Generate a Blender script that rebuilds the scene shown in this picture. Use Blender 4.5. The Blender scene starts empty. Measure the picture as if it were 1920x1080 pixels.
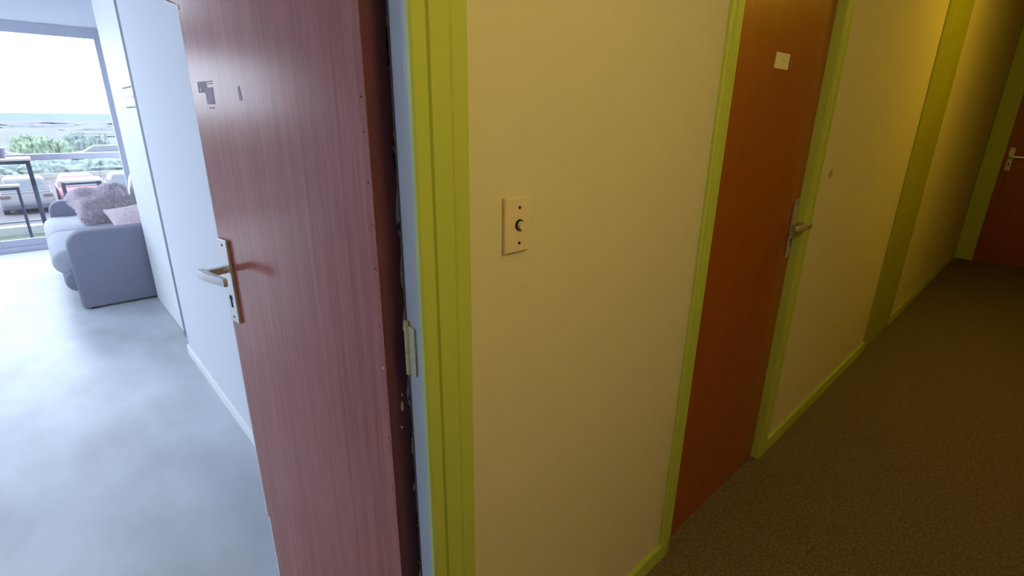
import bpy, bmesh, math, random
from mathutils import Vector, Matrix, noise
random.seed(7)
S = bpy.context.scene
C = S.collection

# ------------------------------------------------------------------ camera, world, light, exposure
EYE = 1.5
cam_d = bpy.data.cameras.new('camera'); cam = bpy.data.objects.new('camera', cam_d); C.objects.link(cam)
cam_d.sensor_width = 36; cam_d.lens = 945 / 1920 * 36; cam_d.clip_start = .02; cam_d.clip_end = 30000
RX, RY, RZ = (0.73287875, -0.2091882, 0.64740175), (-0.68026816, -0.24087826, 0.69225205), (0.01113405, -0.94774362, -0.31883863)
cam.matrix_world = Matrix(((RX[0], -RX[1], -RX[2], 0), (RY[0], -RY[1], -RY[2], 0), (RZ[0], -RZ[1], -RZ[2], EYE), (0, 0, 0, 1)))
S.camera = cam
vs = S.view_settings
vs.view_transform = 'Standard'; vs.look = 'None'; vs.gamma = 1; vs.use_curve_mapping = False
vs.exposure = 0.0

world = bpy.data.worlds.new('sky'); S.world = world; world.use_nodes = True
bg = world.node_tree.nodes['Background']
bg.inputs[0].default_value = (.72, .83, 1.0, 1); bg.inputs[1].default_value = 7.2     # bright overcast sky

def light(name, kind, loc, energy, color, size=.1, rot=None, size_y=None):
    d = bpy.data.lights.new(name, kind); d.energy = energy; d.color = color
    if kind == 'POINT': d.shadow_soft_size = size
    if kind == 'AREA':
        d.size = size
        if size_y: d.shape = 'RECTANGLE'; d.size_y = size_y
    o = bpy.data.objects.new(name, d); C.objects.link(o); o.location = loc
    if rot: o.rotation_euler = rot
    return o
pt = light('window_portal', 'AREA', (-1.85, 7.96, 1.15), 1, (1, 1, 1), 5.6, (-math.pi / 2, 0, 0), 2.3)
pt.data.cycles.is_portal = True                                                        # sampling aid for the sky, emits nothing
WARM = (1, .64, .035)
light('corridor_lamp', 'POINT', (.45, -.6, 2.15), 16, (1, .75, .22), .12)
light('corridor_lamp', 'POINT', (4.1, -.30, 2.62), 15, WARM, .12)
light('room_fill_light', 'POINT', (-.9, 4.5, 2.3), 30, (.76, .85, 1), .15)            # added cool fill light, unseen, brightens the room walls, floor and sofa

# ------------------------------------------------------------------ materials
def principled(name):
    m = bpy.data.materials.new(name); m.use_nodes = True
    return m, m.node_tree, m.node_tree.nodes['Principled BSDF']

def mat(name, col, rough=.6, spec=.4, var=0, vscale=8, bump=0, bscale=200, metal=0, sheen=0, stretch=(1, 1, 1), coat=0):
    m, t, b = principled(name)
    b.inputs['Base Color'].default_value = (*col, 1); b.inputs['Roughness'].default_value = rough
    b.inputs['Specular IOR Level'].default_value = spec; b.inputs['Metallic'].default_value = metal
    if sheen: b.inputs['Sheen Weight'].default_value = sheen
    if coat: b.inputs['Coat Weight'].default_value = coat; b.inputs['Coat Roughness'].default_value = .12
    if var or bump:
        tc = t.nodes.new('ShaderNodeTexCoord'); mp = t.nodes.new('ShaderNodeMapping'); mp.inputs['Scale'].default_value = stretch
        t.links.new(tc.outputs['Object'], mp.inputs[0])
    if var:
        n = t.nodes.new('ShaderNodeTexNoise'); n.inputs['Scale'].default_value = vscale; n.inputs['Detail'].default_value = 4
        r = t.nodes.new('ShaderNodeValToRGB'); e = r.color_ramp.elements
        e[0].position, e[1].position = .3, .7
        e[0].color = (*[c * (1 - var) for c in col], 1); e[1].color = (*[min(1, c * (1 + var)) for c in col], 1)
        t.links.new(mp.outputs[0], n.inputs[0]); t.links.new(n.outputs[0], r.inputs[0]); t.links.new(r.outputs[0], b.inputs['Base Color'])
    if bump:
        n2 = t.nodes.new('ShaderNodeTexNoise'); n2.inputs['Scale'].default_value = bscale; n2.inputs['Detail'].default_value = 3
        bp = t.nodes.new('ShaderNodeBump'); bp.inputs['Strength'].default_value = bump; bp.inputs['Distance'].default_value = .004
        t.links.new(mp.outputs[0], n2.inputs[0]); t.links.new(n2.outputs[0], bp.inputs['Height']); t.links.new(bp.outputs[0], b.inputs['Normal'])
    return m

def wood(name, cols, rough=.3, spec=.5, coat=0, scale=90):
    """vertical-grain veneer: broad bands plus fine pores, both drawn out along Z"""
    m, t, b = principled(name)
    tc = t.nodes.new('ShaderNodeTexCoord')
    def nz(sx, sz, detail):
        mp = t.nodes.new('ShaderNodeMapping'); mp.inputs['Scale'].default_value = (sx, sx, sz)
        n = t.nodes.new('ShaderNodeTexNoise'); n.inputs['Scale'].default_value = 1; n.inputs['Detail'].default_value = detail; n.inputs['Roughness'].default_value = .65
        t.links.new(tc.outputs['Object'], mp.inputs[0]); t.links.new(mp.outputs[0], n.inputs[0]); return n
    a, f = nz(scale, .8, 4), nz(scale * 4, 7, 2)
    mx = t.nodes.new('ShaderNodeMix'); mx.data_type = 'FLOAT'; mx.inputs[0].default_value = .45
    t.links.new(a.outputs[0], mx.inputs[2]); t.links.new(f.outputs[0], mx.inputs[3])
    r = t.nodes.new('ShaderNodeValToRGB'); e = r.color_ramp.elements
    e[0].position, e[1].position = .36, .66
    e[0].color = (*cols[0], 1); e[1].color = (*cols[1], 1)
    t.links.new(mx.outputs[0], r.inputs[0]); t.links.new(r.outputs[0], b.inputs['Base Color'])
    b.inputs['Roughness'].default_value = rough; b.inputs['Specular IOR Level'].default_value = spec
    if coat: b.inputs['Coat Weight'].default_value = coat; b.inputs['Coat Roughness'].default_value = .18
    return m

def carpet_mat():
    m = mat('carpet', (.075, .068, .060), .95, .1, bump=.9, bscale=260)
    t = m.node_tree; b = t.nodes['Principled BSDF']
    tc = t.nodes.new('ShaderNodeTexCoord')
    n = t.nodes.new('ShaderNodeTexNoise'); n.inputs['Scale'].default_value = 120; n.inputs['Detail'].default_value = 5; n.inputs['Roughness'].default_value = .8
    r = t.nodes.new('ShaderNodeValToRGB'); e = r.color_ramp.elements; e[0].position, e[1].position = .36, .66
    e[0].color = (.11, .083, .072, 1); e[1].color = (.31, .24, .205, 1)
    t.links.new(tc.outputs['Object'], n.inputs[0]); t.links.new(n.outputs[0], r.inputs[0]); t.links.new(r.outputs[0], b.inputs['Base Color'])
    return m

def chipped_mat():
    m, t, b = principled('chipped_paint')
    tc = t.nodes.new('ShaderNodeTexCoord'); mp = t.nodes.new('ShaderNodeMapping'); mp.inputs['Scale'].default_value = (90, 90, 22)
    n = t.nodes.new('ShaderNodeTexNoise'); n.inputs['Scale'].default_value = 1; n.inputs['Detail'].default_value = 6; n.inputs['Roughness'].default_value = .7
    r = t.nodes.new('ShaderNodeValToRGB'); r.color_ramp.interpolation = 'CONSTANT'; e = r.color_ramp.elements
    e[0].position = 0; e[0].color = (.012, .010, .016, 1); e[1].position = .50; e[1].color = (.62, .58, .55, 1)
    t.links.new(tc.outputs['Object'], mp.inputs[0]); t.links.new(mp.outputs[0], n.inputs[0]); t.links.new(n.outputs[0], r.inputs[0]); t.links.new(r.outputs[0], b.inputs['Base Color'])
    b.inputs['Roughness'].default_value = .7
    return m

def glass_mat():
    m = bpy.data.materials.new('clear_glass'); m.use_nodes = True; t = m.node_tree; t.nodes.clear()
    o = t.nodes.new('ShaderNodeOutputMaterial'); mx = t.nodes.new('ShaderNodeMixShader'); mx.inputs[0].default_value = .05
    tr = t.nodes.new('ShaderNodeBsdfTransparent'); gl = t.nodes.new('ShaderNodeBsdfGlossy'); gl.inputs['Roughness'].default_value = .02
    t.links.new(tr.outputs[0], mx.inputs[1]); t.links.new(gl.outputs[0], mx.inputs[2]); t.links.new(mx.outputs[0], o.inputs[0])
    return m

M = dict(
    cream=mat('cream_wall_paint', (.74, .68, .54), .85, .2, bump=.32, bscale=140),
    lime=mat('lime_gloss_paint', (.52, .62, .13), .42, .4, var=.03, vscale=3),
    band=mat('olive_green_paint', (0.4, 0.42, 0.055), .6, .3, var=.06, vscale=5),
    ceilroom=mat('cool_white_ceiling', (.80, .84, .92), .9, .2),
    hinge=mat('painted_over_hinge', (.50, .51, .38), .5, .4, var=.1, vscale=60),
    jamb=mat('pale_grey_paint', (0.47, 0.51, 0.58), .5, .4, var=.04, vscale=10),
    white=mat('white_wall_paint', (0.7, 0.73, 0.78), .75, .3, bump=.15, bscale=120),
    skirt=mat('white_gloss_paint', (.86, .87, .88), .45, .4),
    ceil=mat('ceiling_paint', (.70, .72, .76), .9, .2),
    vinyl=mat('pale_vinyl_floor', (0.53, 0.56, 0.6), .36, .5, var=.17, vscale=3.2, stretch=(1, .55, 1)),
    carpet=carpet_mat(),
    veneer=wood('mahogany_veneer', ((.27, .066, .050), (.47, .152, .125)), .20, .30, 0, 70),
    edge=mat('maroon_edge_paint', (.14, .048, .070), .45, .4, var=.25, vscale=9, stretch=(1, 1, .3)),
    chip=chipped_mat(),
    redwood=wood('red_mahogany_veneer', ((.29, .060, .010), (.39, .100, .018)), .33, .45, .2, 60),
    metal=mat('satin_aluminium', (0.6, 0.585, 0.57), .38, .5, metal=.75),
    ivory=mat('ivory_plastic', (.80, .68, .52), .4, .4),
    dark=mat('dark_hole', (.02, .02, .025), .7, .2),
    residue=mat('matt_glue_residue', (.54, .47, .56), .95, .05, var=.15, vscale=60),
    seal=mat('pale_edge_lipping', (.80, .80, .84), .5, .4),
    paper=mat('paper_card', (.85, .78, .60), .8, .2),
    pencil=mat('faint_pencil', (.40, .36, .28), .8, .1),
    scuff=mat('scuffed_plaster', (.42, .34, .22), .9, .1, var=.2, vscale=60),
    frame=mat('grey_aluminium_frame', (.50, .52, .62), .45, .4),
    glass=glass_mat(),
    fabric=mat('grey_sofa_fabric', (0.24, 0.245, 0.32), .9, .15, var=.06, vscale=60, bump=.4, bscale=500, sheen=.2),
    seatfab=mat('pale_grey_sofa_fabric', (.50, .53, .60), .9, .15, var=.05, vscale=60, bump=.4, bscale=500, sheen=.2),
    fur=mat('pink_fur', (0.94, 0.8, 0.85), .85, .2, var=.16, vscale=25, sheen=.4),
    knit=mat('pink_knit', (0.86, 0.7, 0.74), .9, .15, var=.15, vscale=70, bump=.9, bscale=140, sheen=.2),
    cotton=mat('white_cotton', (.85, .88, .88), .9, .15),
    cupboard=mat('white_cupboard_lacquer', (.80, .83, .84), .5, .4),
    blackmetal=mat('black_metal', (0.05, 0.056, 0.1), .5, .4),  # lifted towards blue, veiling glare put into the leg colour
    tabletop=mat('pale_table_top', (0.58, 0.54, 0.47), .5, .4),
    lilac=mat('lilac_ceramic', (0.14, 0.115, 0.19), .5, .4),
    rail=mat('pale_rail_paint', (0.215, 0.225, 0.285), .5, .3),
    concrete=mat('balcony_concrete', (0.74, 0.76, 0.74), .8, .2, var=.06),
    turf=mat('green_turf', (0.15, 0.19, 0.135), .9, .1, var=.3, vscale=80, bump=.8, bscale=300),
    tarmac=mat('pale_tarmac', (0.094, 0.09, 0.098), .9, .2, var=.07, vscale=.8),
    field=mat('dry_grass', (0.115, 0.122, 0.112), .95, .1, var=.15, vscale=.05),
    sea=mat('sea', (.130, .158, .158), 1.0, 0),
    scrub=mat('grey_scrub', (0.125, 0.13, 0.142), .95, .1, var=.25, vscale=.25),
    leaf=mat('green_leaves', (0.155, 0.2, 0.145), .9, .1, var=.5, vscale=3),  # lightened and greyed, outdoor haze put into the leaf colour
    leafblue=mat('dull_green_leaves', (0.145, 0.178, 0.168), .9, .1, var=.45, vscale=3),  # haze put into this leaf colour too
    wallout=mat('white_render', (0.21, 0.215, 0.2), .9, .2),
    pinkwall=mat('pink_render', (0.104, 0.088, 0.094), .9, .2, var=.05),
    carwhite=mat('white_car_paint', (0.13, 0.128, 0.135), .35, .3),
    carred=mat('red_car_paint', (0.15, 0.045, 0.062), .4, .3),
    carsilver=mat('silver_car_paint', (0.105, 0.115, 0.12), .35, .3),
    carglass=mat('car_glass', (0.075, 0.088, 0.105), .2, .4),
    tyre=mat('tyre_rubber', (0.04, 0.04, 0.05), .8, .2),
    taillight=mat('tail_light', (0.075, 0.04, 0.042), .4, .4),
    gapshade=mat('gap_shade', (.20, .21, .25), .7, .2),  # dark tone painted as shade in the corner gap and slots
    trim=mat('dark_bumper', (0.05, 0.05, 0.068), .7, .2),
)

# ------------------------------------------------------------------ helpers
ROOT = {}
def tag(o, label=None, cat=None, group=None, kind=None):
    if label: o['label'] = label
    if cat: o['category'] = cat
    if group: o['group'] = group
    if kind: o['kind'] = kind
    return o
def empty(name, loc, label=None, cat=None, group=None, kind=None):
    o = bpy.data.objects.new(name, None); C.objects.link(o); o.location = loc; o.empty_display_size = .1
    ROOT[o.name] = Vector(loc)
    return tag(o, label, cat, group, kind)
def obj(name, bm, m, parent=None, smooth=False, kind=None):
    if parent is not None:
        L = ROOT[parent.name]
    else:
        xs = [v.co for v in bm.verts]
        L = Vector(((min(c.x for c in xs) + max(c.x for c in xs)) / 2, (min(c.y for c in xs) + max(c.y for c in xs)) / 2, min(c.z for c in xs)))
    bmesh.ops.translate(bm, vec=-L, verts=bm.verts)
    bmesh.ops.recalc_face_normals(bm, faces=bm.faces)
    me = bpy.data.meshes.new(name); bm.to_mesh(me); bm.free()
    me.materials.append(M[m])
    if smooth:
        for p in me.polygons: p.use_smooth = True
        try: me.set_sharp_from_angle(angle=math.radians(40))
        except Exception: pass
    o = bpy.data.objects.new(name, me); C.objects.link(o)
    if parent is None: o.location = L
    else: o.parent = parent
    ROOT[o.name] = L
    if kind: o['kind'] = kind
    return o

I4 = Matrix.Identity(4)
def box(x0, y0, z0, x1, y1, z1, bev=0, bm=None, T=I4, seg=2):
    bm = bm or bmesh.new()
    b2 = bmesh.new()
    bmesh.ops.create_cube(b2, size=1)
    for v in b2.verts:
        v.co = Vector((x0 + (v.co.x + .5) * (x1 - x0), y0 + (v.co.y + .5) * (y1 - y0), z0 + (v.co.z + .5) * (z1 - z0)))
    if bev: bmesh.ops.bevel(b2, geom=b2.edges[:], offset=bev, segments=seg, profile=.5, affect='EDGES')
    return merge(bm, b2, T)
def merge(bm, b2, T=I4):
    me = bpy.data.meshes.new('tmp'); bmesh.ops.transform(b2, matrix=T, verts=b2.verts); b2.to_mesh(me); b2.free()
    bm.from_mesh(me); bpy.data.meshes.remove(me); return bm
def prism(pts, a, b, axis='z', bev=0, bm=None, T=I4, seg=2):
    """polygon extruded from a to b along axis; pts are (x,y) for z, (x,z) for y, (y,z) for x"""
    b2 = bmesh.new()
    def P(p, t): return {'z': (p[0], p[1], t), 'y': (p[0], t, p[1]), 'x': (t, p[0], p[1])}[axis]
    lo = [b2.verts.new(P(p, a)) for p in pts]; hi = [b2.verts.new(P(p, b)) for p in pts]
    n = len(pts)
    b2.faces.new(lo); b2.faces.new(hi)
    for i in range(n): b2.faces.new((lo[i], lo[(i + 1) % n], hi[(i + 1) % n], hi[i]))
    bmesh.ops.recalc_face_normals(b2, faces=b2.faces)
    if bev:
        caps = [e for e in b2.edges if len({id(v) for v in e.verts} & {id(v) for v in lo}) == 2 or len({id(v) for v in e.verts} & {id(v) for v in hi}) == 2]
        bmesh.ops.bevel(b2, geom=caps, offset=bev, segments=seg, profile=.5, affect='EDGES')
    return merge(bm or bmesh.new(), b2, T)
def tube(p0, p1, r, seg=12, bm=None, r1=None):
    bm = bm or bmesh.new(); p0, p1 = Vector(p0), Vector(p1); d = p1 - p0
    b2 = bmesh.new(); bmesh.ops.create_cone(b2, cap_ends=True, segments=seg, radius1=r, radius2=r if r1 is None else r1, depth=d.length)
    T = Matrix.Translation((p0 + p1) / 2) @ d.to_track_quat('Z', 'Y').to_matrix().to_4x4()
    return merge(bm, b2, T)
def bar(p0, p1, w, bm=None):
    """square bar"""
    bm = bm or bmesh.new(); p0, p1 = Vector(p0), Vector(p1); d = p1 - p0
    b2 = bmesh.new(); bmesh.ops.create_cube(b2, size=1)
    bmesh.ops.scale(b2, vec=(w, w, d.length), verts=b2.verts)
    bmesh.ops.bevel(b2, geom=b2.edges[:], offset=w * .12, segments=1, affect='EDGES')
    T = Matrix.Translation((p0 + p1) / 2) @ (d.to_track_quat('Z', 'Y').to_matrix().to_4x4() if abs(d.normalized().z) < .999 else I4)
    return merge(bm, b2, T)
def arc(cx, cy, r, a0, a1, n):
    return [(cx + r * math.cos(math.radians(a0 + (a1 - a0) * i / n)), cy + r * math.sin(math.radians(a0 + (a1 - a0) * i / n))) for i in range(n + 1)]
def structure(name, bm, m, label=None, **k): return tag(obj(name, bm, m, **k), label, kind='structure')

# ------------------------------------------------------------------ corridor shell
WY, FY = .668, .656            # wall plane, face of skirting and casings
RB = .768                      # room side of the wall
CH = 2.75                      # corridor ceiling
structure('floor_corridor', box(.96, .71, -.06, 7.9, .92, 0, bm=box(-3, -.75, -.06, 7.9, .71, 0)), 'carpet', 'dark grey brown corridor carpet')
structure('ceiling_corridor', box(-3, -.85, CH, 7.9, .9, CH + .08), 'ceil')
structure('wall_opposite', box(-3, -.85, 0, 7.9, -.75, CH), 'cream')
structure('wall_behind', box(-3.1, -.85, 0, -3, .8, CH), 'cream')
def slab(name, x0, x1, z0=0, z1=CH, y0=WY, y1=RB): return structure(name, box(x0, y0, z0, x1, y1, z1), 'cream')
slab('wall_entrance', -3, -.27)
slab('wall_entrance_header', -.27, .462, 2.06)
slab('wall_switch', .462, 1.40)
slab('wall_second_header', 1.40, 2.22, 2.06)
wl = slab('wall_corridor', 2.22, 7.9)
structure('wall_light_block', box(1.01, RB + .012, 0, 7.9, .90, CH), 'cream')  # added unseen slab, keeps sky light from leaking around the second door
structure('wall_end', box(7.8, -.85, 0, 7.9, WY, CH), 'cream')
# flush painted band and the skirtings
structure('trim_1', box(3.93, .660, 0, 4.655, WY, CH, .002), 'band', 'olive green painted band on the corridor wall, without a skirting')
def skirting(name, x0, x1, hgt, y=FY, m='lime'):
    return structure(name, prism([(WY, 0), (y, 0), (y, hgt - .006), (y + .005, hgt), (WY, hgt)], x0, x1, 'x'), m)
skirting('baseboard_switch', .52, 1.405, .070)
skirting('baseboard_corridor', 2.292, 3.955, .072)
skirting('baseboard_end', 4.655, 7.72, .070)

# ------------------------------------------------------------------ entrance frame (trim_2): jamb, casing, hinge
t2 = empty('trim_2', (.46, .70, 0), 'lime green casing and pale jamb of the open entrance door', None, None, 'structure')
def casing_profile(x0, x1, g1, g2, back=WY, face=FY):
    s = 1 if x1 > x0 else -1
    return [(x0, back), (x0, face + .003), (x0 + s * .004, face), (g1 - s * .002, face), (g1, face + .0035), (g1 + s * .003, face - .002),
            (g2 - s * .003, face - .002), (g2, face + .0045), (g2 + s * .004, face + .001), (x1 - s * .004, face + .001), (x1, face + .004), (x1, back)]
obj('casing', prism(casing_profile(.4162, .519, .4445, .4844), 0, 2.11, 'z'), 'lime', t2)
jp = [(.4162, WY), (.4162, .676), (.4190, .680), (.4190, .712), (.452, .712), (.452, RB + .004), (.462, RB + .004), (.462, WY)]
obj('jamb', prism(jp, 0, 2.06, 'z'), 'jamb', t2)
obj('casing', prism(casing_profile(-.249, -.35, -.277, -.315), 0, 2.11, 'z'), 'lime', t2)
obj('jamb', prism([(-.249, WY), (-.249, .712), (-.27, .712), (-.27, RB), (-.285, RB), (-.285, WY)], 0, 2.06, 'z'), 'jamb', t2)
obj('head_casing', box(-.249, FY, 2.05, .4162, WY, 2.11, .003), 'lime', t2)
obj('head_jamb', box(-.249, WY, 2.05, .4162, .712, 2.06), 'jamb', t2)
hg = obj('hinge', box(.4158, .687, 1.068, .4195, .7115, 1.160, .0012), 'hinge', t2)
bmh = tube((.4165, .7105, 1.066), (.4165, .7105, 1.108), .0052)
tube((.4165, .7105, 1.110), (.4165, .7105, 1.168), .0052, bm=bmh)
obj('hinge_knuckle', bmh, 'hinge', hg, True)
bms = bmesh.new()
for z in (1.085, 1.112, 1.143): tube((.4163, .697, z), (.4153, .697, z), .0022, bm=bms)
obj('hinge_screw', bms, 'metal', hg)

# ------------------------------------------------------------------ entrance door, open into the room (door_1)
A = Vector((.392, .749)); D = Vector((-.14155, .98993)); NL = Vector((-.98993, -.14155))   # along the leaf, out of its face
TD = Matrix(((D.x, NL.x, 0, A.x), (D.y, NL.y, 0, A.y), (0, 0, 1, 0), (0, 0, 0, 1)))           # local (s, out, z)
LW, LH, LT = .6335, 2.035, .0505
d1 = empty('door_1', (A.x, A.y, .006), 'open mahogany entrance door with a lever handle, its dark hinge edge facing the corridor', 'door', None, 'structure')
obj('door_leaf', box(.004, -LT, .004, LW, -.0017, LH, .001, T=TD), 'edge', d1)
obj('veneer_panel', box(.0008, -.0016, .004, LW, 0, LH, .0004, T=TD), 'veneer', d1)
# painted lipping over the hinge edge, and its chipped corner
obj('hinge_edge', box(0, -LT + .001, .008, .004, -.0019, LH, .0005, T=TD), 'edge', d1)
bmc = bmesh.new()
zz = .30
while zz < 2.0:
    l = random.uniform(.02, .10); w = random.uniform(.003, .0075) * (1.5 if .8 < zz < 1.15 else 1)
    prism([(-LT + .0015, zz), (-LT + .0015 + w * .6, zz + l * .1), (-LT + .0015 + w, zz + l * .45), (-LT + .0015 + w * .5, zz + l * .8), (-LT + .0015, zz + l)], -.0008, .003, 'x', bm=bmc, T=TD)
    zz += l + random.uniform(0, .10 if zz > 1.1 else .05)
obj('chipped_paint', bmc, 'chip', d1, kind='stuff')
bmc = bmesh.new()
prism([(-.031, .966), (-.026, .972), (-.027, .985), (-.030, .990), (-.033, .982)], -.0006, .001, 'x', bm=bmc, T=TD)
prism([(-.028, .93), (-.024, .932), (-.022, .937), (-.027, .935)], -.0006, .001, 'x', bm=bmc, T=TD)
prism([(-.032, .998), (-.029, 1.0), (-.030, 1.006), (-.033, 1.003)], -.0006, .001, 'x', bm=bmc, T=TD)
obj('bare_patch', bmc, 'seal', d1, kind='stuff')
# latch side: pale lipping, stepping back near the floor, and a block at the top
obj('edge_strip', box(LW, -.012, .356, LW + .013, -.0006, 1.742, .0006, T=TD), 'veneer', d1)
obj('edge_lipping', box(LW + .013, -.013, .356, LW + .019, -.0008, 1.742, .0005, T=TD), 'seal', d1)
obj('lower_lipping', box(LW, -.016, .008, LW + .008, -.0008, .356, .0005, T=TD), 'seal', d1)
blk = obj('edge_block', prism([(LW + .002, 1.722), (LW + .072, 1.742), (LW + .072, 2.02), (LW + .002, 2.02)], -.014, -.001, 'y', .001, T=TD), 'veneer', d1)
obj('block_underside', prism([(LW + .004, 1.714), (LW + .078, 1.733), (LW + .078, 1.742), (LW + .004, 1.7225)], -.016, .001, 'y', .001, T=TD), 'seal', blk)
obj('block_lipping', box(LW + .072, -.014, 1.742, LW + .078, -.001, 2.02, T=TD), 'seal', blk)
# nails of the veneer
nz = [(.011, 1.529), (.010, 1.478), (.010, 1.40), (.009, 1.33), (.009, 1.255), (.008, 1.15), (.0085, .92), (.009, .80)]
for i, (s, z) in enumerate(nz):
    obj('nail', tube((TD @ Vector((s, -.0005, z))), (TD @ Vector((s, .0006, z))), .0016, 8), 'dark', d1)
obj('bright_nail', tube(TD @ Vector((.0085, -.0005, 1.068)), TD @ Vector((.0085, .0010, 1.068)), .0018, 8), 'seal', d1)
# matt traces left by a removed night latch and spyhole
rs = obj('removed_latch_trace', prism([(.595, 1.551), (.603, 1.546), (.574, 1.546), (.572, 1.522), (.535, 1.522), (.533, 1.556), (.560, 1.556), (.565, 1.566), (.605, 1.566)][::-1], 0, .0006, 'y', T=TD), 'residue', d1)
bml = box(.530, 0, 1.5665, .606, .0007, 1.5685, T=TD); box(.530, 0, 1.5625, .600, .0007, 1.5640, bm=bml, T=TD)
box(.604, 0, 1.546, .607, .0007, 1.5685, bm=bml, T=TD); box(.541, 0, 1.513, .567, .0007, 1.516, bm=bml, T=TD)
obj('latch_outline', bml, 'residue', rs, kind='stuff')
obj('filled_spyhole', prism([(.406, 1.528), (.417, 1.528), (.418, 1.552), (.410, 1.555)], 0, .0007, 'y', T=TD), 'seal' if False else 'residue', d1)

def lever_set(root, T, z0, z1, w, zl, zk, side=1, name='handle_plate'):
    """long backplate in local (s,out,z); plate spans 0..w in s; lever bends towards s*side"""
    p = obj(name, prism([(0, z0), (w, z0), (w, z1), (0, z1)], 0, .008, 'y', .002, T=T), 'metal', root)
    c = w * .5
    sp = obj('spindle_collar', tube(T @ Vector((c, .006, zl)), T @ Vector((c, .018, zl)), .0095, 16), 'metal', p, True)
    sh = prism([(c - .008, zl - .008), (c + .008, zl - .008), (c + .008, zl + .008), (c - .008, zl + .008)], .01, .062, 'y', .002, T=T)
    # flat wedge grip, deepest at the bend, running back along the door
    k = side
    pts = [(c - k * .010, .050), (c - k * .022, .064), (c - k * .012, .069), (c + k * .03, .069), (c + k * .105, .058), (c + k * .108, .050), (c + k * .04, .053)]
    prism(pts, zl - .012, zl + .010, 'z', .003, bm=sh, T=T)
    obj('lever', sh, 'metal', p, True)
    bk = tube(T @ Vector((c, .006, zk + .008)), T @ Vector((c, .0088, zk + .008)), .0075, 14)
    box(c - .0042, .006, zk - .018, c + .0042, .0088, zk + .004, bm=bk, T=T)
    obj('keyhole', bk, 'dark', p)
    for z in (z0 + .014, z1 - .014):
        obj('plate_screw', tube(T @ Vector((c, .006, z)), T @ Vector((c, .0088, z)), .0032, 10), 'dark', p)
    return p
lever_set(d1, TD @ Matrix.Translation((.5872, 0, 0)), .9995, 1.2145, .0460, 1.139, 1.057, -1)

# ------------------------------------------------------------------ second door (door_2) and its casings
t3 = empty('trim_3', (1.8, .68, 0), 'lime green casings around the closed corridor door', None, None, 'structure')
def cas2(x_in, x_out, g1, g2):
    s = 1 if x_out > x_in else -1
    return casing_profile(x_in, x_out, g1, g2)
obj('casing', prism(casing_profile(1.415, 1.351, 1.398, 1.372), 0, 2.11, 'z'), 'lime', t3)
obj('casing', prism(casing_profile(2.202, 2.291, 2.232, 2.262), 0, 2.11, 'z'), 'lime', t3)
obj('head_casing', box(1.415, FY, 2.04, 2.202, WY, 2.11, .003), 'lime', t3)
obj('jamb', box(1.395, WY, 0, 1.415, RB, 2.05), 'lime', t3)
obj('jamb', box(2.202, WY, 0, 2.222, RB, 2.05), 'lime', t3)
d2 = empty('door_2', (1.81, .69, .006), 'closed red mahogany corridor door with a small white card', 'door', None, 'structure')
T2 = Matrix(((1, 0, 0, 0), (0, -1, 0, .690), (0, 0, 1, 0), (0, 0, 0, 1)))     # local out = -Y
obj('door_leaf', box(1.418, -.04, .002, 2.199, 0, 2.038, .0015, T=T2), 'redwood', d2)
lever_set(d2, T2 @ Matrix.Translation((2.139, 0, 0)), .981, 1.213, .045, 1.118, 1.045, -1)
cd = obj('name_card', prism([(1.741, 1.7025), (1.848, 1.7035), (1.846, 1.6570), (1.738, 1.6565)], 0, .002, 'y', T=T2), 'paper', d2)
bmw = bmesh.new()
for i, (a, b_) in enumerate([(1.786, 1.792), (1.792, 1.800), (1.800, 1.809), (1.809, 1.816)]):
    z = 1.681 + (.0022, -.001, .002, -.0012)[i]
    box(a, .0019, z - .0007, b_, .0024, z + .0007, bm=bmw, T=T2)
obj('faint_writing', bmw, 'pencil', cd, kind='stuff')
obj('card_slot', box(1.862, 0, 1.663, 1.868, .003, 1.690, .001, T=T2), 'scuff', d2)
# light switch on the cream wall
ls = empty('light_switch', (.629, WY, 1.30), 'square ivory switch plate with a round push button on the cream wall', 'switch')
TS = Matrix(((1, 0, 0, .629), (0, -1, 0, WY), (0, 0, 1, 1.316), (0, 0, 0, 1)))
obj('switch_plate', prism([(-.031, -.052), (.031, -.052), (.031, .050), (-.031, .050)], 0, .009, 'y', .003, T=TS, seg=3), 'ivory', ls)
rg = obj('button_collar', tube(TS @ Vector((.004, .008, -.001)), TS @ Vector((.004, .0105, -.001)), .0105, 24), 'dark', ls)
obj('push_button', tube(TS @ Vector((.006, .008, -.002)), TS @ Vector((.006, .0165, -.002)), .0083, 24, r1=.0075), 'ivory', ls, True)
for z in (.031, -.035): obj('plate_screw', tube(TS @ Vector((.004, .008, z)), TS @ Vector((.004, .0098, z)), .003, 10), 'dark', ls)
# chipped patch to the right of the second door
obj('scuffed_patch', prism([(2.425, 1.276), (2.452, 1.280), (2.458, 1.312), (2.436, 1.316), (2.428, 1.300)], WY - .0015, WY + .001, 'y'), 'scuff', wl)

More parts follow.
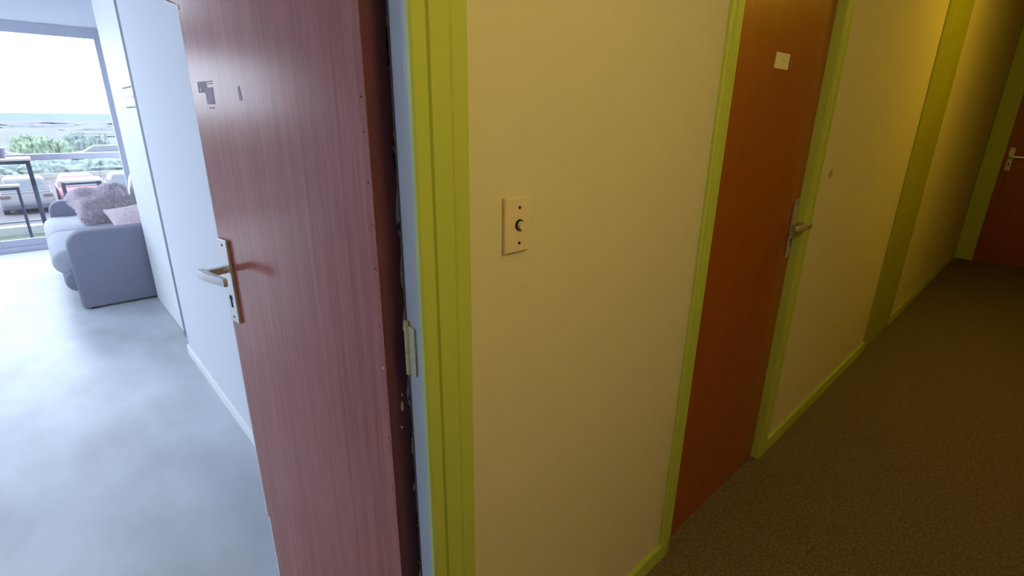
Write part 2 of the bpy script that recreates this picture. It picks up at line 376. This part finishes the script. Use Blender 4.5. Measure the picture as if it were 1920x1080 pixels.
# ------------------------------------------------------------------ end door (door_3)
t4 = empty('trim_4', (7.79, .55, 0), 'green casing around the door at the end of the corridor', None, None, 'structure')
obj('casing', box(7.765, .500, 0, 7.80, .664, 2.56, .003), 'lime', t4)
obj('casing', box(7.765, -.44, 0, 7.80, -.33, 2.56, .003), 'lime', t4)
obj('head_casing', box(7.765, -.33, 2.46, 7.80, .500, 2.56, .003), 'lime', t4)
d3 = empty('door_3', (7.79, .08, .006), 'dark red door closing the far end of the corridor', 'door', None, 'structure')
T3 = Matrix(((0, -1, 0, 7.79), (-1, 0, 0, .497), (0, 0, 1, 0), (0, 0, 0, 1)))  # local s = -Y, out = -X
obj('door_leaf', box(0, -.01, .001, .824, 0, 2.458, T=T3), 'redwood', d3)
lever_set(d3, T3 @ Matrix.Translation((.028, 0, 0)), 1.020, 1.262, .046, 1.166, 1.085, 1)

# ------------------------------------------------------------------ room shell
RC = 2.41; WIN = 7.85; XL, XR = -4.8, .95
structure('floor_room', box(XL, .71, -.06, XR, WIN + .02, 0), 'vinyl', 'pale grey vinyl floor with soft mottling')
structure('ceiling_room', box(XL - .1, RB, RC, XR + .1, 8.0, RC + .08), 'ceilroom')
structure('wall_room_right', box(.512, RB, 0, 1.0, 3.66, RC), 'white', 'white wall behind the open entrance door')
structure('wall_alcove', box(XR, 3.66, 0, XR + .1, 8.0, RC), 'white')
structure('wall_room_left', box(XL - .1, RB, 0, XL, 8.0, RC), 'white')
structure('wall_window', box(XL, WIN, 0, -4.6, 8.0, RC), 'white')
structure('baseboard_room', prism([(.512, 0), (.500, 0), (.500, .058), (.504, .066), (.512, .066)], RB + .01, 3.665, 'y'), 'skirt')
# wardrobe side closing the alcove
wd = empty('wardrobe', (.75, 4.35, 0), 'tall white wardrobe beside the sofa, with three narrow grip slots', 'wardrobe')
obj('carcass', box(.574, 3.70, 0, .945, 5.01, 2.40, .002), 'cupboard', wd)
obj('side_panel', box(.556, 3.705, .004, .574, 5.03, 2.395, .003), 'cupboard', wd)
for z, y0, y1 in ((1.662, 4.08, 4.90), (1.604, 4.08, 4.90), (1.542, 4.08, 4.90)):
    sl = obj('grip_slot', box(.5535, y0, z - .008, .5565, y1, z + .008, .001), 'cupboard', wd)
    obj('slot_shadow_gap', box(.5526, y0 + .01, z - .0045, .5540, y0 + .36, z + .0035), 'frame' if z == 1.604 else 'gapshade', sl)
obj('gap_shade_strip', box(.553, 3.94, .004, .557, 4.045, 2.395), 'gapshade', wd)  # dark strip painted for the shade in the gap beside the wall
# window
w1 = empty('window_1', (-.8, WIN + .03, 0), 'wide sliding glass door to the balcony in a grey frame', None, None, 'structure')
WX0 = -4.6
obj('frame_head', box(WX0, WIN - .005, 2.300, .95, WIN + .06, RC, .004), 'frame', w1)
obj('frame_sill', box(WX0, WIN - .005, 0, .95, WIN + .06, .060, .004), 'frame', w1)
obj('frame_stile', box(.812, WIN - .005, .060, .95, WIN + .06, 2.300, .004), 'frame', w1)
obj('frame_stile', box(WX0, WIN - .005, .060, WX0 + .04, WIN + .06, 2.300, .004), 'frame', w1)
for x in (-.98, -2.82): obj('frame_mullion', box(x, WIN + .005, .060, x + .07, WIN + .06, 2.300, .004), 'frame', w1)
obj('bottom_rail', box(WX0 + .04, WIN + .012, .060, .812, WIN + .05, .140, .003), 'frame', w1)
obj('pane', box(-.91, WIN + .03, .140, .812, WIN + .036, 2.300), 'glass', w1)
obj('pane', box(WX0 + .04, WIN + .03, .140, -2.82, WIN + .036, 2.300), 'glass', w1)
obj('pane', box(-2.75, WIN + .03, .140, -.98, WIN + .036, 2.300), 'glass', w1)

# ------------------------------------------------------------------ sofa
so = empty('sofa', (.45, 6.1, 0), 'grey two seat sofa with rounded arms beside the balcony window', 'sofa')
def arm_profile(x0, x1, z0, z1, r):
    return [(x1, z0)] + [(x1, z1)] + arc(x0 + r, z1 - r, r, 90, 180, 8) + arc(x0 + .03, z0 + .03, .03, 180, 270, 3)
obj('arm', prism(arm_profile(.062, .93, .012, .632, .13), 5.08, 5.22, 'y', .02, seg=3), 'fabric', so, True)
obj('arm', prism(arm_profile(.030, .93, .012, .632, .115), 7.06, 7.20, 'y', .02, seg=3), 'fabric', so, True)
def cushion(y0, y1):
    pr = [(.795, .30), (.795, .475)] + arc(.055, .375, .10, 90, 270, 10) + [(.20, .275)]
    return prism(pr, y0, y1, 'y', .025, seg=3)
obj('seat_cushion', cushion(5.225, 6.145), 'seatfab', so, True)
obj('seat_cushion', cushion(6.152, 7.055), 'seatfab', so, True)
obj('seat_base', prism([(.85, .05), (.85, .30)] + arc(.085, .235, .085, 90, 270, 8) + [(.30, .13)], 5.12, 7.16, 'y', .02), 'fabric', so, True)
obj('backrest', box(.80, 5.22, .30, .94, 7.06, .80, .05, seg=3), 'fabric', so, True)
for x, y in ((.14, 5.13), (.86, 5.13), (.14, 7.13), (.86, 7.13)):
    obj('foot', box(x - .025, y - .025, 0, x + .025, y + .025, .05, .004), 'dark', so)

def pillow_bm(ctr, right, up, hw, hh, th, n=18, wob=.0):
    ctr, right, up = Vector(ctr), Vector(right).normalized(), Vector(up).normalized(); nrm = right.cross(up).normalized(); up = nrm.cross(right)
    bm = bmesh.new(); g = [[None] * (n + 1) for _ in range(2)]
    rows = {}
    for side in (1, -1):
        for i in range(n + 1):
            for j in range(n + 1):
                u, v = -1 + 2 * i / n, -1 + 2 * j / n
                edge = i in (0, n) or j in (0, n)
                if edge and side == -1: rows[(side, i, j)] = rows[(1, i, j)]; continue
                pin = 1 - .16 * (v * v) * (1 - u * u) * 1.2
                pin2 = 1 - .16 * (u * u) * (1 - v * v) * 1.2
                t = th * ((1 - u ** 4) * (1 - v ** 4)) ** .55
                p = ctr + right * (u * hw * pin2 * (1 - .06 * v * v * 0)) + up * (v * hh * pin) + nrm * (side * t)
                if wob: p += nrm * wob * noise.noise(p * 9)
                rows[(side, i, j)] = bm.verts.new(p)
    for side in (1, -1):
        for i in range(n):
            for j in range(n):
                q = [rows[(side, i, j)], rows[(side, i + 1, j)], rows[(side, i + 1, j + 1)], rows[(side, i, j + 1)]]
                try: bm.faces.new(q if side == 1 else q[::-1])
                except ValueError: pass
    return bm
def fur_bm(src, count, length):
    """short tapered tufts standing on the cover"""
    bm = bmesh.new(); src.faces.ensure_lookup_table(); src.normal_update()
    for k in range(count):
        f = random.choice(src.faces); vs_ = [v.co for v in f.verts]
        a, b = random.random(), random.random()
        p = (vs_[0] * (1 - a) + vs_[1] * a) * (1 - b) + (vs_[3] * (1 - a) + vs_[2] * a) * b
        n = (f.normal + Vector((random.uniform(-.7, .7), random.uniform(-.7, .7), random.uniform(-.9, .3)))).normalized()
        s = n.orthogonal().normalized() * random.uniform(.003, .006); s2 = n.cross(s)
        L = length * random.uniform(.5, 1.2)
        tip = bm.verts.new(p + n * L)
        v = [bm.verts.new(p + s), bm.verts.new(p - s * .5 + s2), bm.verts.new(p - s * .5 - s2)]
        bm.faces.new((v[0], v[1], tip)); bm.faces.new((v[1], v[2], tip)); bm.faces.new((v[2], v[0], tip))
    return bm
fp = pillow_bm((.44, 6.42, .662), (.97, .10, .12), (-.05, .84, .48), .24, .175, .115, n=22, wob=.045)
fpc = fp.copy(); bmesh.ops.recalc_face_normals(fpc, faces=fpc.faces)
fb = fur_bm(fpc, 14000, .045); fpc.free()
fo = tag(obj('fluffy_cushion', fp, 'fur', None, True), 'pink fluffy cushion lying on the sofa seat against the far arm side', 'cushion')
obj('fur_tufts', fb, 'fur', fo, kind='stuff')
tag(obj('knitted_cushion', pillow_bm((.55, 5.37, .635), (.95, .16, .12), (-.08, .40, .90), .185, .145, .095, wob=.008), 'knit', None, True), 'pink knitted cushion propped behind the near sofa arm', 'cushion')
tag(obj('white_cushion', pillow_bm((.735, 6.66, .70), (.06, 1, 0), (.10, 0, .99), .19, .215, .045), 'cotton', None, True), 'white cushion standing upright behind the pink fluffy cushion', 'cushion')

# ------------------------------------------------------------------ balcony
structure('floor_balcony', box(-5.6, 8.0 - .09, -.25, 2.2, 9.12, -.012), 'concrete')
tag(obj('artificial_grass', box(-5.5, 7.93, -.012, 2.1, 8.97, .004), 'turf'), 'green artificial grass laid on the balcony floor', 'artificial grass', kind='stuff')
structure('trim_5', box(-5.6, 8.985, -.012, 2.2, 9.12, .108, .006), 'concrete', 'white kerb along the balcony edge')
rl = empty('balcony_railing', (-.9, 9.05, .108), 'pale grey balcony railing with a flat top rail', 'railing')
obj('top_rail', box(-5.6, 8.99, .925, 2.2, 9.10, 1.0, .006), 'rail', rl)
obj('bottom_rail', box(-5.6, 9.03, .150, 2.2, 9.06, .172, .003), 'rail', rl)
for x in (-5.5, -3.9, -2.4, 1.35): obj('post', box(x, 9.02, .108, x + .05, 9.07, .925, .004), 'rail', rl)

def stand(name, x0, x1, y0, y1, h, leg, label, cat, group=None, brace=True):
    t = empty(name, ((x0 + x1) / 2, (y0 + y1) / 2, .004), label, cat, group)
    obj('table_top' if cat == 'table' else 'seat', box(x0, y0, h - .025, x1, y1, h, .004), 'tabletop', t)
    i = leg / 2
    for x in (x0 + .01 + i, x1 - .01 - i):
        for y in (y0 + .01 + i, y1 - .01 - i):
            obj('leg', bar((x, y, .004), (x, y, h - .026), leg), 'blackmetal', t)
    f = bmesh.new()
    for x in (x0 + .01 + i, x1 - .01 - i): bar((x, y0 + .03, h - .045), (x, y1 - .03, h - .045), leg * .8, f)
    for y in (y0 + .01 + i, y1 - .01 - i): bar((x0 + .03, y, h - .045), (x1 - .03, y, h - .045), leg * .8, f)
    obj('apron', f, 'blackmetal', t)
    return t
stand('bar_table', -1.15, 0.005, 8.42, 8.86, .985, .045, 'high balcony bar table with a pale top and black metal legs', 'table')
stand('bar_stool', -.56, -.155, 8.22, 8.40, .705, .026, 'black framed bar stool in front of the balcony bar table', 'stool', 'bar stools on the balcony')
stand('bar_stool', .215, .625, 8.42, 8.82, .705, .030, 'black framed bar stool standing apart, to the right of the balcony bar table', 'stool', 'bar stools on the balcony')
cp = tube((-.25, 8.62, .986), (-.25, 8.62, 1.10), .040, 16, r1=.055)
tag(obj('plant_pot', cp, 'lilac', None, True), 'lilac grey pot standing on the balcony bar table', 'pot')

# ------------------------------------------------------------------ outdoors
GZ = -2.8
structure('ground', box(-120, 8.2, GZ - .1, 160, 66, GZ), 'tarmac', 'pale car park below the balcony')
structure('ground_field', box(-500, 66, GZ - .1, 600, 420, GZ), 'field', 'dry pale field beyond the car park')
structure('sea', box(-9000, 420, GZ - 1.1, 9000, 24000, GZ - 1), 'sea', 'pale sea on the horizon')

def blob(bm, c, r, sub=2, amp=.25, fr=2.0):
    b2 = bmesh.new(); bmesh.ops.create_icosphere(b2, subdivisions=sub, radius=1)
    c = Vector(c)
    for v in b2.verts:
        k = 1 + amp * noise.noise(v.co * fr + c) + amp * .6 * noise.noise(v.co * fr * 3 + c) + random.uniform(-.05, .05)
        v.co = Vector((v.co.x * r[0] * k, v.co.y * r[1] * k, max(-.02, v.co.z) * r[2] * k))
    return merge(bm, b2, Matrix.Translation(c))
def bush(name, x, y, w, h, m, label, group):
    bm = bmesh.new(); n = max(3, int(w / .7))
    for i in range(n):
        blob(bm, (x - w / 2 + w * (i + .5) / n, y + random.uniform(-.4, .4), GZ - .02), (w / n * .85, .9, h * random.uniform(.8, 1.08)), 3, .3, 2.4)
    return tag(obj(name, bm, m, None, False), label, 'bush', group)
def px(u, Y): return .0374 * Y / 65 * (u - 72.5)       # image column to X at depth Y, for the outdoor layout
bush('bush', px(100, 80), 80, px(152, 80) - px(48, 80), 1.75, 'leaf', 'green bush in the field, left of the paler bush', None)
bush('bush', px(185, 84), 84, 4.4, 2.0, 'leafblue', 'dull grey green bush behind the silver car', None)
bm = bmesh.new()
for i in range(60):
    x = random.uniform(-60, 80); y = random.uniform(120, 330)
    blob(bm, (x, y, GZ), (random.uniform(4, 11), random.uniform(2, 5), random.uniform(.25, .8)), 2, .35)
tag(obj('field_scrub', bm, 'scrub'), 'low grey scrub scattered over the field towards the sea', 'scrub', kind='stuff')
# hedge behind a low white wall
bm = bmesh.new(); 
x = -9
while x < 16:
    blob(bm, (x, 49.9 + random.uniform(-.3, .3), GZ + .25), (1.3, 1.3, random.uniform(.75, .98)), 3, .3, 2.6); x += .95
tag(obj('hedge', bm, 'leafblue'), 'long clipped hedge between the two rows of parked cars', 'hedge')
structure('wall_garden', box(-14, 47.6, GZ, 20, 47.9, GZ + .36, .03), 'wallout', 'low white wall in front of the hedge')
structure('ground_paving', box(-14, 37, GZ, 20, 47.55, GZ + .01), 'pinkwall', 'pinkish paving behind the near parked cars')

def wheel(bm_t, T, c, r=.31, w=.2):
    return tube(T @ (Vector(c) + Vector((0, -w / 2, 0))), T @ (Vector(c) + Vector((0, w / 2, 0))), r, 20, bm=bm_t)
def car(name, x, y, rot, body, label, L=4.0, W=1.72, H=1.46):
    """local x = forward, y = left"""
    T = Matrix.Translation((x, y, GZ)) @ Matrix.Rotation(rot, 4, 'Z')
    t = empty(name, (x, y, GZ), label, 'car')
    h = L / 2
    side = [(-h, .32), (-h - .02, .62), (-h + .05, .92), (-h + .35, .95), (h - 1.15, .95), (h - .25, .80), (h, .62), (h, .30), (h - .1, .22), (-h + .1, .22)]
    obj('body', prism(side, -W / 2, W / 2, 'y', .10, T=T, seg=3), body, t, True)
    b2 = bmesh.new()
    lo = [(-h + .06, .90), (h - 1.05, .90)]; hi = [(-h + .42, H), (h - 1.95, H)]
    def ring(pts, wy): return [b2.verts.new((p[0], s * wy, p[1])) for p in pts for s in (-1, 1)]
    a = ring(lo, W / 2 - .04); b = ring(hi, W / 2 - .24)
    for q in ((0, 1, 3, 2),): b2.faces.new([b[i] for i in q]); b2.faces.new([a[i] for i in q[::-1]])
    for i, j in ((0, 1), (1, 3), (3, 2), (2, 0)): b2.faces.new((a[i], a[j], b[j], b[i]))
    bmesh.ops.bevel(b2, geom=b2.edges[:], offset=.05, segments=2, affect='EDGES')
    obj('cabin', merge(bmesh.new(), b2, T), body, t, True)
    def quad(pts, th):
        q = bmesh.new(); vv = [Vector(p) for p in pts]; nn = (vv[1] - vv[0]).cross(vv[2] - vv[0]).normalized()
        lo_ = [q.verts.new(p - nn * .02) for p in vv]; hi_ = [q.verts.new(p + nn * th) for p in vv]
        q.faces.new(lo_[::-1]); q.faces.new(hi_)
        for i in range(4): q.faces.new((lo_[i], lo_[(i + 1) % 4], hi_[(i + 1) % 4], hi_[i]))
        return merge(bmesh.new(), q, T)
    wl_, wh_ = W / 2 - .15, W / 2 - .32
    def lerp(p, q, k): return (p[0] + (q[0] - p[0]) * k, p[1] + (q[1] - p[1]) * k)
    r0, r1 = lerp(lo[0], hi[0], .18), lerp(lo[0], hi[0], .85)
    obj('rear_window', quad([(r0[0], wl_, r0[1]), (r0[0], -wl_, r0[1]), (r1[0], -wh_, r1[1]), (r1[0], wh_, r1[1])], .012), 'carglass', t)
    f0, f1 = lerp(lo[1], hi[1], .15), lerp(lo[1], hi[1], .88)
    obj('windscreen', quad([(f0[0], -wl_, f0[1]), (f0[0], wl_, f0[1]), (f1[0], wh_, f1[1]), (f1[0], -wh_, f1[1])], .012), 'carglass', t)
    for s in (-1, 1):
        y0, y1 = s * (W / 2 - .065), s * (W / 2 - .205)
        for xa, xb, xc, xd in ((-h + .40, -.10, -.10, -h + .62), (0, h - 1.35, h - 1.95, 0)):
            pts = [(xa, y0, .98), (xb, y0, .98), (xc, y1, H - .12), (xd, y1, H - .12)]
            obj('side_window', quad(pts if s == -1 else pts[::-1], .012), 'carglass', t)
        obj('tail_light', box(-h - .04, s * (W / 2 - .34) if s > 0 else -W / 2 + .02, .74, -h + .06, W / 2 - .02 if s > 0 else -(W / 2 - .34), .86, .01, T=T), 'taillight', t)
        obj('headlight', box(h - .14, s * (W / 2 - .42) if s > 0 else -W / 2 + .04, .60, h + .015, W / 2 - .04 if s > 0 else -(W / 2 - .42), .72, .01, T=T), 'carglass', t)
        for xw in (-h + .68, h - .72):
            w_ = obj('wheel', wheel(bmesh.new(), T, (xw, s * (W / 2 - .09), .31)), 'tyre', t, True)
            obj('hubcap', tube(T @ Vector((xw, s * (W / 2 + .012), .31)), T @ Vector((xw, s * (W / 2 - .02), .31)), .19, 16), 'carsilver', w_)
    obj('bumper', box(-h - .05, -W / 2 + .08, .26, -h + .08, W / 2 - .08, .44, .03, T=T), 'trim', t)
    obj('grille', box(h - .08, -W / 2 + .3, .34, h + .02, W / 2 - .3, .52, .02, T=T), 'trim', t)
    return t
car('car', px(48, 31), 33, math.pi / 2, 'carwhite', 'white hatchback parked nose away, seen through the legs of the bar table', W=1.78, H=1.52)
car('car', px(157, 31), 33.2, -math.pi / 2, 'carred', 'red car parked below the balcony, framed by the separate bar stool', H=1.38)
car('car', px(265, 31), 33.6, math.pi / 2, 'carsilver', 'silver car next to the red one, half hidden by the white cushion')
car('car', px(205, 63), 63, math.pi, 'carsilver', 'silver car parked side on beyond the hedge, at the right of the window', L=4.2)
car('car', px(10, 64), 64, 0, 'carwhite', 'white car parked side on beyond the hedge, above the bar table', L=4.3, H=1.42)
